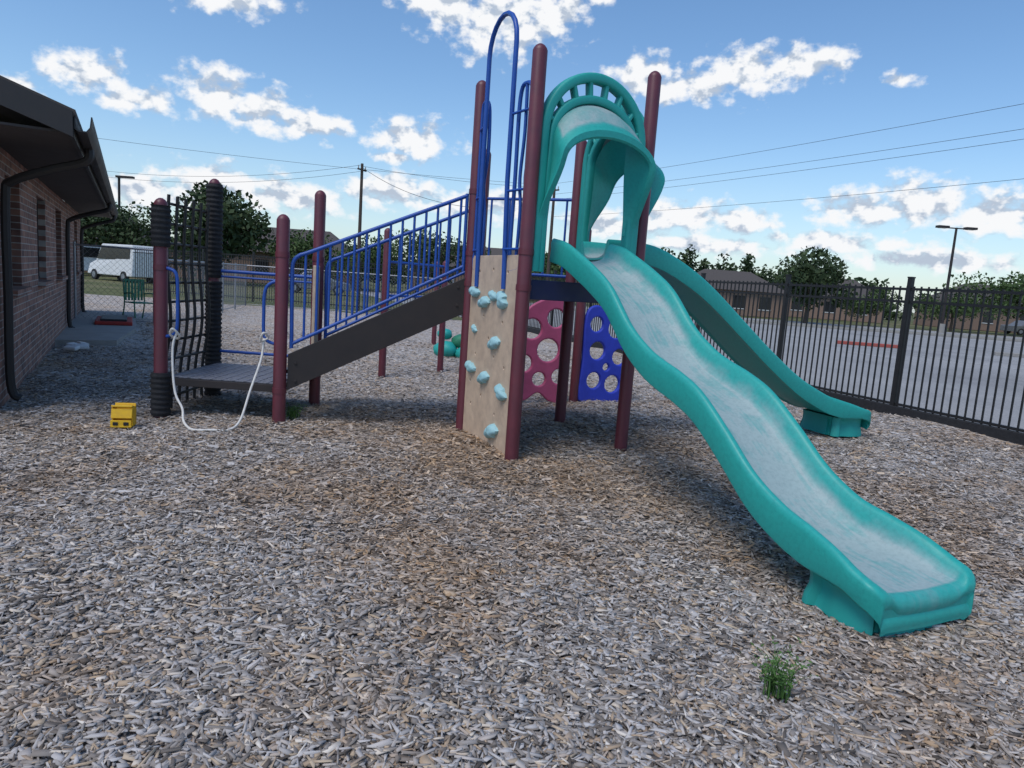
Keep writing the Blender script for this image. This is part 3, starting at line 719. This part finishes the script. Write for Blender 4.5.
tree('broadleaf_tree',47,66,6.6,9,4,'leaf',4200); tree('broadleaf_tree',53,64,5.8,8,5)
tree('broadleaf_tree',-23.5,56,8.4,7.5,6,'leaf2',5200); tree('broadleaf_tree',-31,57,6.0,7,7,'leaf2'); tree('broadleaf_tree',-19,62,5.4,6,8)
tree('broadleaf_tree',-13,66,5.8,8,9); tree('broadleaf_tree',-7,66,6.2,8,10,'leaf2'); tree('broadleaf_tree',4,70,6.2,9,11)
tree('broadleaf_tree',-36,58,6.4,7,12,'leaf2')
b=MB(); r=random.Random(5)
for i in range(58):
    x=-120+i*4.9+r.uniform(-2,2); y=105+r.uniform(-8,14); hh=r.uniform(4,7)
    leafcloud(b,(x,y,hh*.45),(4.6,3,hh*.5),400,.5,'leaf2' if r.random()<.6 else 'leaf',r,7)
b.obj('distant_trees')
b=MB()
for i in range(12):
    x=17+i*1.05; leafcloud(b,(x*1.0,82+r.uniform(-1,1),3.2+r.uniform(-.5,1.0)),(1.8,1.4,3.0),420,.3,'leaf2',r,6)
b.obj('tree_row')

# ------------------------------------------------------------------ houses
def house(x,y,w,d,h,rz,name='house'):
    e=empty(name,(x,y,0),rz); b=MB(); b.box((0,0,h/2),(w,d,h),'housewall'); b.obj('walls',e)
    b=MB(); o=.4; rh=d*.28
    b.add([(-w/2-o,-d/2-o,h),(w/2+o,-d/2-o,h),(w/2+o,d/2+o,h),(-w/2-o,d/2+o,h),(-w/2+d*.3,0,h+rh),(w/2-d*.3,0,h+rh)],[(0,1,5,4),(1,2,5),(2,3,4,5),(3,0,4),(0,3,2,1)],'shingle'); b.obj('roof',e)
    b=MB()
    for k in (-.3,0,.3): b.box((w*k,-d/2-.01,h*.55),(1.2,.06,1.2),'glass'); b.box((w*k,-d/2-.0,h*.55-.65),(1.3,.1,.08),'white')
    b.obj('windows',e)
house(21,73,9,7,2.4,.1); house(36,86,12,8,2.6,-.1); house(56,84,14,9,2.7,.05); house(-24,70,16,9,2.8,.1); house(-4,78,14,9,2.7,-.05)
house(-42,66,16,9,2.9,.2)

# ------------------------------------------------------------------ vehicles
def car(name,x,y,rz,paint,L=4.5,Hh=1.45,van=False):
    e=empty(name,(x,y,-.05),rz); b=MB(); w=.9
    if van: pr=[(-L/2,.35),(-L/2,1.9),(-L/2+.15,Hh),(L/2-1.5,Hh),(L/2-.8,1.25),(L/2-.05,1.0),(L/2,.35)]
    else: pr=[(-L/2,.3),(-L/2+.02,.9),(-L/2+.9,.95),(-L/2+1.5,Hh),(L/2-2.0,Hh),(L/2-1.15,.95),(L/2-.08,.78),(L/2,.3)]
    n=len(pr); vs=[]
    for sgn in (-1,1):
        for px,pz in pr: vs.append((px,sgn*(w if pz<1.0 else w*.84),pz))
    b.add(vs,[tuple(range(n))[::-1],tuple(range(n,2*n))]+[(i,(i+1)%n,n+(i+1)%n,n+i) for i in range(n)],paint); b.obj('body',e,bevel=.06)
    b=MB()
    for sgn in (-1,1):
        if van: q=[(L/2-1.55,1.35),(L/2-1.0,1.35),(L/2-1.6,Hh-.15),(-L/2+.3,Hh-.15),(-L/2+.3,1.35)]
        else: q=[(-L/2+1.1,1.0),(L/2-1.3,1.0),(L/2-2.05,Hh-.1),(-L/2+1.55,Hh-.1)]
        b.add([(a,sgn*(w*.90),z) for a,z in q],[tuple(range(len(q)))],'glass')
    b.obj('side_glass',e)
    b=MB()
    for a in (-L/2+.85,L/2-.85):
        for sgn in (-1,1): b.tube([(a,sgn*.72,.33),(a,sgn*.93,.33)],.33,'tyre',20); b.tube([(a,sgn*.9,.33),(a,sgn*.94,.33)],.19,'steel',14)
    b.obj('wheels',e,smooth=40)
car('parked_van',-25.5,46,2.6,'white',5.0,2.3,True); car('parked_van',-32,53,1.2,'white',5.0,2.2,True)
car('parked_car',-13.5,48,.2,'cargrey'); 
car('parked_car',58,74,.1,'white'); car('parked_car',52,73,.1,'cargrey'); car('parked_car',64,76,.1,'carred')

# ------------------------------------------------------------------ poles, lamps, wires
SL=empty('street_lamp',(35.6,60,0)); b=MB()
b.tube([(0,0,-.1),(0,0,.7)],.3,'concrete',16); b.tube([(0,0,.7),(0,0,8.6)],[.13,.09],'brown',10)
b.tube([(-1.0,0,8.55),(1.0,0,8.55)],.05,'brown',8)
for s in (-1,1): b.box((s*1.15,0,8.6),(.9,.5,.18),'brown'); b.box((s*1.15,0,8.5),(.6,.36,.03),'white')
b.obj('pole_and_heads',SL,smooth=40)
SL=empty('street_lamp',(-33.5,60,0)); b=MB(); b.tube([(0,0,-.1),(0,0,8.0)],.1,'brown',10); b.box((.5,0,8.0),(1.4,.4,.16),'brown'); b.obj('pole_and_head',SL)
def upole(x,y,h,rz=0):
    e=empty('utility_pole',(x,y,0),rz); b=MB(); b.tube([(0,0,-.2),(0,0,h)],[.17,.11],'wood',10); b.box((0,0,h-.5),(1.2,.1,.12),'wood')
    for s in (-.5,.5): b.tube([(s,0,h-.42),(s,0,h-.2)],.04,'concrete',8)
    b.obj('pole',e)
upole(-13.5,60,10.4,1.2); upole(-44,64,9.5,.3); upole(2.5,63.5,10.3,-.9); upole(31,18,11.4,-.9)
def wire(p,q,sag,r=.018):
    p=Vector(p);q=Vector(q); pts=[]
    for i in range(25):
        t=i/24; v=p.lerp(q,t); v.z-=sag*4*t*(1-t); pts.append(v)
    wb.tube(pts,r,'black',4,caps=False)
wb=MB()
for dz,dx in ((.2,0),(-.9,.4),(-1.5,-.3),(-3.3,0)): wire((2.5+dx*.2,63.5,10.2+dz*.8),(31+dx,18,11.5+dz),.4,.011)
wire((-44,64,9.4),(-13.5,60,10.3),1.2,.015); wire((-44,64,8.9),(-13.5,60,9.8),1.2,.015); wire((-13.5,60,10.2),(2.5,63.5,10),.3,.015); wire((-13.5,60,10.1),(-3,45,6),.6)
wire((-60,45,11.5),(2.5,63.5,10.2),1.0,.014)
wb.obj('overhead_power_lines')

# ------------------------------------------------------------------ world
W=bpy.data.worlds.new('World'); sc.world=W; W.use_nodes=True; nt=W.node_tree; nt.nodes.clear()
W.cycles.sampling_method='MANUAL'; W.cycles.sample_map_resolution=256
SUN_EL=math.radians(60); SUN_AZ=math.atan2(-.62,-.78)
sky=N(nt,'ShaderNodeTexSky'); sky.sky_type='NISHITA'; sky.sun_disc=False; sky.sun_elevation=SUN_EL; sky.sun_rotation=SUN_AZ%(2*math.pi); sky.air_density=1.0; sky.dust_density=.6; sky.ozone_density=2.0
hs=N(nt,'ShaderNodeHueSaturation'); hs.inputs['Saturation'].default_value=1.16; hs.inputs['Value'].default_value=1.08; nt.links.new(sky.outputs[0],hs.inputs['Color'])
bg=N(nt,'ShaderNodeBackground'); bg.inputs[1].default_value=.15; nt.links.new(hs.outputs[0],bg.inputs[0])
tc=N(nt,'ShaderNodeTexCoord'); sp=N(nt,'ShaderNodeSeparateXYZ'); nt.links.new(tc.outputs['Generated'],sp.inputs[0])
def mth(op,a,b=None,c=None,clamp=False):
    n=nt.nodes.new('ShaderNodeMath'); n.operation=op; n.use_clamp=clamp
    for i,v in enumerate((a,b,c)):
        if v is None: continue
        if isinstance(v,(int,float)): n.inputs[i].default_value=v
        else: nt.links.new(v,n.inputs[i])
    return n.outputs[0]
az=mth('ARCTAN2',sp.outputs[0],sp.outputs[1]); el=mth('ARCSINE',sp.outputs[2])
cv=N(nt,'ShaderNodeCombineXYZ'); nt.links.new(az,cv.inputs[0]); nt.links.new(el,cv.inputs[1])
def noise(vec,scale,det,off=None,rough=.6):
    mp=N(nt,'ShaderNodeVectorMath',operation='MULTIPLY_ADD'); nt.links.new(vec,mp.inputs[0]); mp.inputs[1].default_value=(1,1.4,0); mp.inputs[2].default_value=off or (0,0,0)
    z=N(nt,'ShaderNodeTexNoise'); z.noise_dimensions='2D'; z.inputs['Scale'].default_value=scale; z.inputs['Detail'].default_value=det; z.inputs['Roughness'].default_value=rough
    nt.links.new(mp.outputs[0],z.inputs['Vector']); return z.outputs['Fac']
nz=noise(cv.outputs[0],32,6,None,.54); nz2=noise(cv.outputs[0],32,3,(.005,.018,0),.54)
CL=[(-.12,.345,.07,.035),(-.05,.335,.10,.048),(.02,.345,.05,.03),(-.40,.203,.05,.034),(-.35,.193,.06,.028),(-.29,.185,.06,.020),(-.158,.182,.065,.028),(-.54,.205,.05,.026),(-.49,.185,.05,.02),(.21,.266,.07,.026),(.28,.283,.07,.032),(.34,.29,.06,.024),(.142,.275,.045,.03),(.454,.268,.02,.010),
(.43,.120,.07,.024),(.50,.128,.07,.034),(.57,.118,.07,.028),(.20,.108,.08,.024),(.28,.103,.06,.020),(-.388,.31,.07,.018),(-.614,.179,.03,.015),(-.183,.112,.07,.026),(-.40,.10,.08,.028),(-.31,.092,.08,.024),(-.49,.080,.10,.022),(.40,.080,.10,.015),(-.06,.105,.10,.024),(.52,.062,.12,.014),(.13,.088,.10,.02),(.25,.068,.12,.014),(-.18,.155,.03,.009),(.082,.365,.025,.014),
(1.0,.2,.25,.07),(-1.1,.2,.3,.07)]
d=None
for a0,e0,w,h in CL:
    q=N(nt,'ShaderNodeVectorMath',operation='MULTIPLY_ADD'); nt.links.new(cv.outputs[0],q.inputs[0]); q.inputs[1].default_value=(1/w,1/h,0); q.inputs[2].default_value=(-a0/w,-e0/h,0)
    l=N(nt,'ShaderNodeVectorMath',operation='LENGTH'); nt.links.new(q.outputs[0],l.inputs[0])
    d=l.outputs['Value'] if d is None else mth('MINIMUM',d,l.outputs['Value'])
dens=mth('ADD',mth('SUBTRACT',1.08,d),mth('MULTIPLY',mth('SUBTRACT',nz,.5),2.3))
mr=N(nt,'ShaderNodeMapRange'); mr.interpolation_type='SMOOTHSTEP'; mr.inputs[1].default_value=-.05; mr.inputs[2].default_value=.7; nt.links.new(dens,mr.inputs[0])
hz=N(nt,'ShaderNodeMapRange'); hz.inputs[1].default_value=0.0; hz.inputs[2].default_value=.18; hz.inputs[3].default_value=.45; hz.inputs[4].default_value=0; nt.links.new(el,hz.inputs[0])
sh=mth('MULTIPLY_ADD',mth('SUBTRACT',nz,nz2),3.4,.58,True)
rc=ramp(nt,[(.12,(.50,.58,.70)),(.42,(.78,.83,.90)),(.68,(.97,.98,1))]); nt.links.new(sh,rc.inputs[0])
bg2=N(nt,'ShaderNodeBackground'); bg2.inputs[1].default_value=.97; nt.links.new(rc.outputs[0],bg2.inputs[0])
bg3=N(nt,'ShaderNodeBackground'); bg3.inputs[0].default_value=(.50,.68,.88,1); bg3.inputs[1].default_value=.85
mxa=N(nt,'ShaderNodeMixShader'); nt.links.new(hz.outputs[0],mxa.inputs[0]); nt.links.new(bg.outputs[0],mxa.inputs[1]); nt.links.new(bg3.outputs[0],mxa.inputs[2])
mx=N(nt,'ShaderNodeMixShader'); nt.links.new(mr.outputs[0],mx.inputs[0]); nt.links.new(mxa.outputs[0],mx.inputs[1]); nt.links.new(bg2.outputs[0],mx.inputs[2])
wo=N(nt,'ShaderNodeOutputWorld'); nt.links.new(mx.outputs[0],wo.inputs[0])

sd=bpy.data.lights.new('sun','SUN'); sd.energy=2.0; sd.angle=math.radians(32); sd.color=(1,.95,.89)
so=bpy.data.objects.new('sun',sd); COL.objects.link(so)
dirs=Vector((math.sin(SUN_AZ)*math.cos(SUN_EL),math.cos(SUN_AZ)*math.cos(SUN_EL),math.sin(SUN_EL)))
so.rotation_euler=dirs.to_track_quat('Z','Y').to_euler(); so.location=dirs*30

p,r=math.radians(8),math.radians(4)
F=Vector((0,math.cos(p),-math.sin(p))); R0=Vector((1,0,0)); U0=Vector((0,math.sin(p),math.cos(p)))
R=R0*math.cos(r)+U0*math.sin(r); U=-R0*math.sin(r)+U0*math.cos(r)
cd=bpy.data.cameras.new('camera'); cd.sensor_width=36; cd.lens=710/1024*36; cd.clip_end=3000; cd.clip_start=.05
co=bpy.data.objects.new('camera',cd); COL.objects.link(co)
co.matrix_world=Matrix((( R.x,U.x,-F.x,0),(R.y,U.y,-F.y,0),(R.z,U.z,-F.z,1.5),(0,0,0,1)))
sc.camera=co
sc.view_settings.view_transform='Standard'; sc.view_settings.look='None'; sc.view_settings.exposure=0
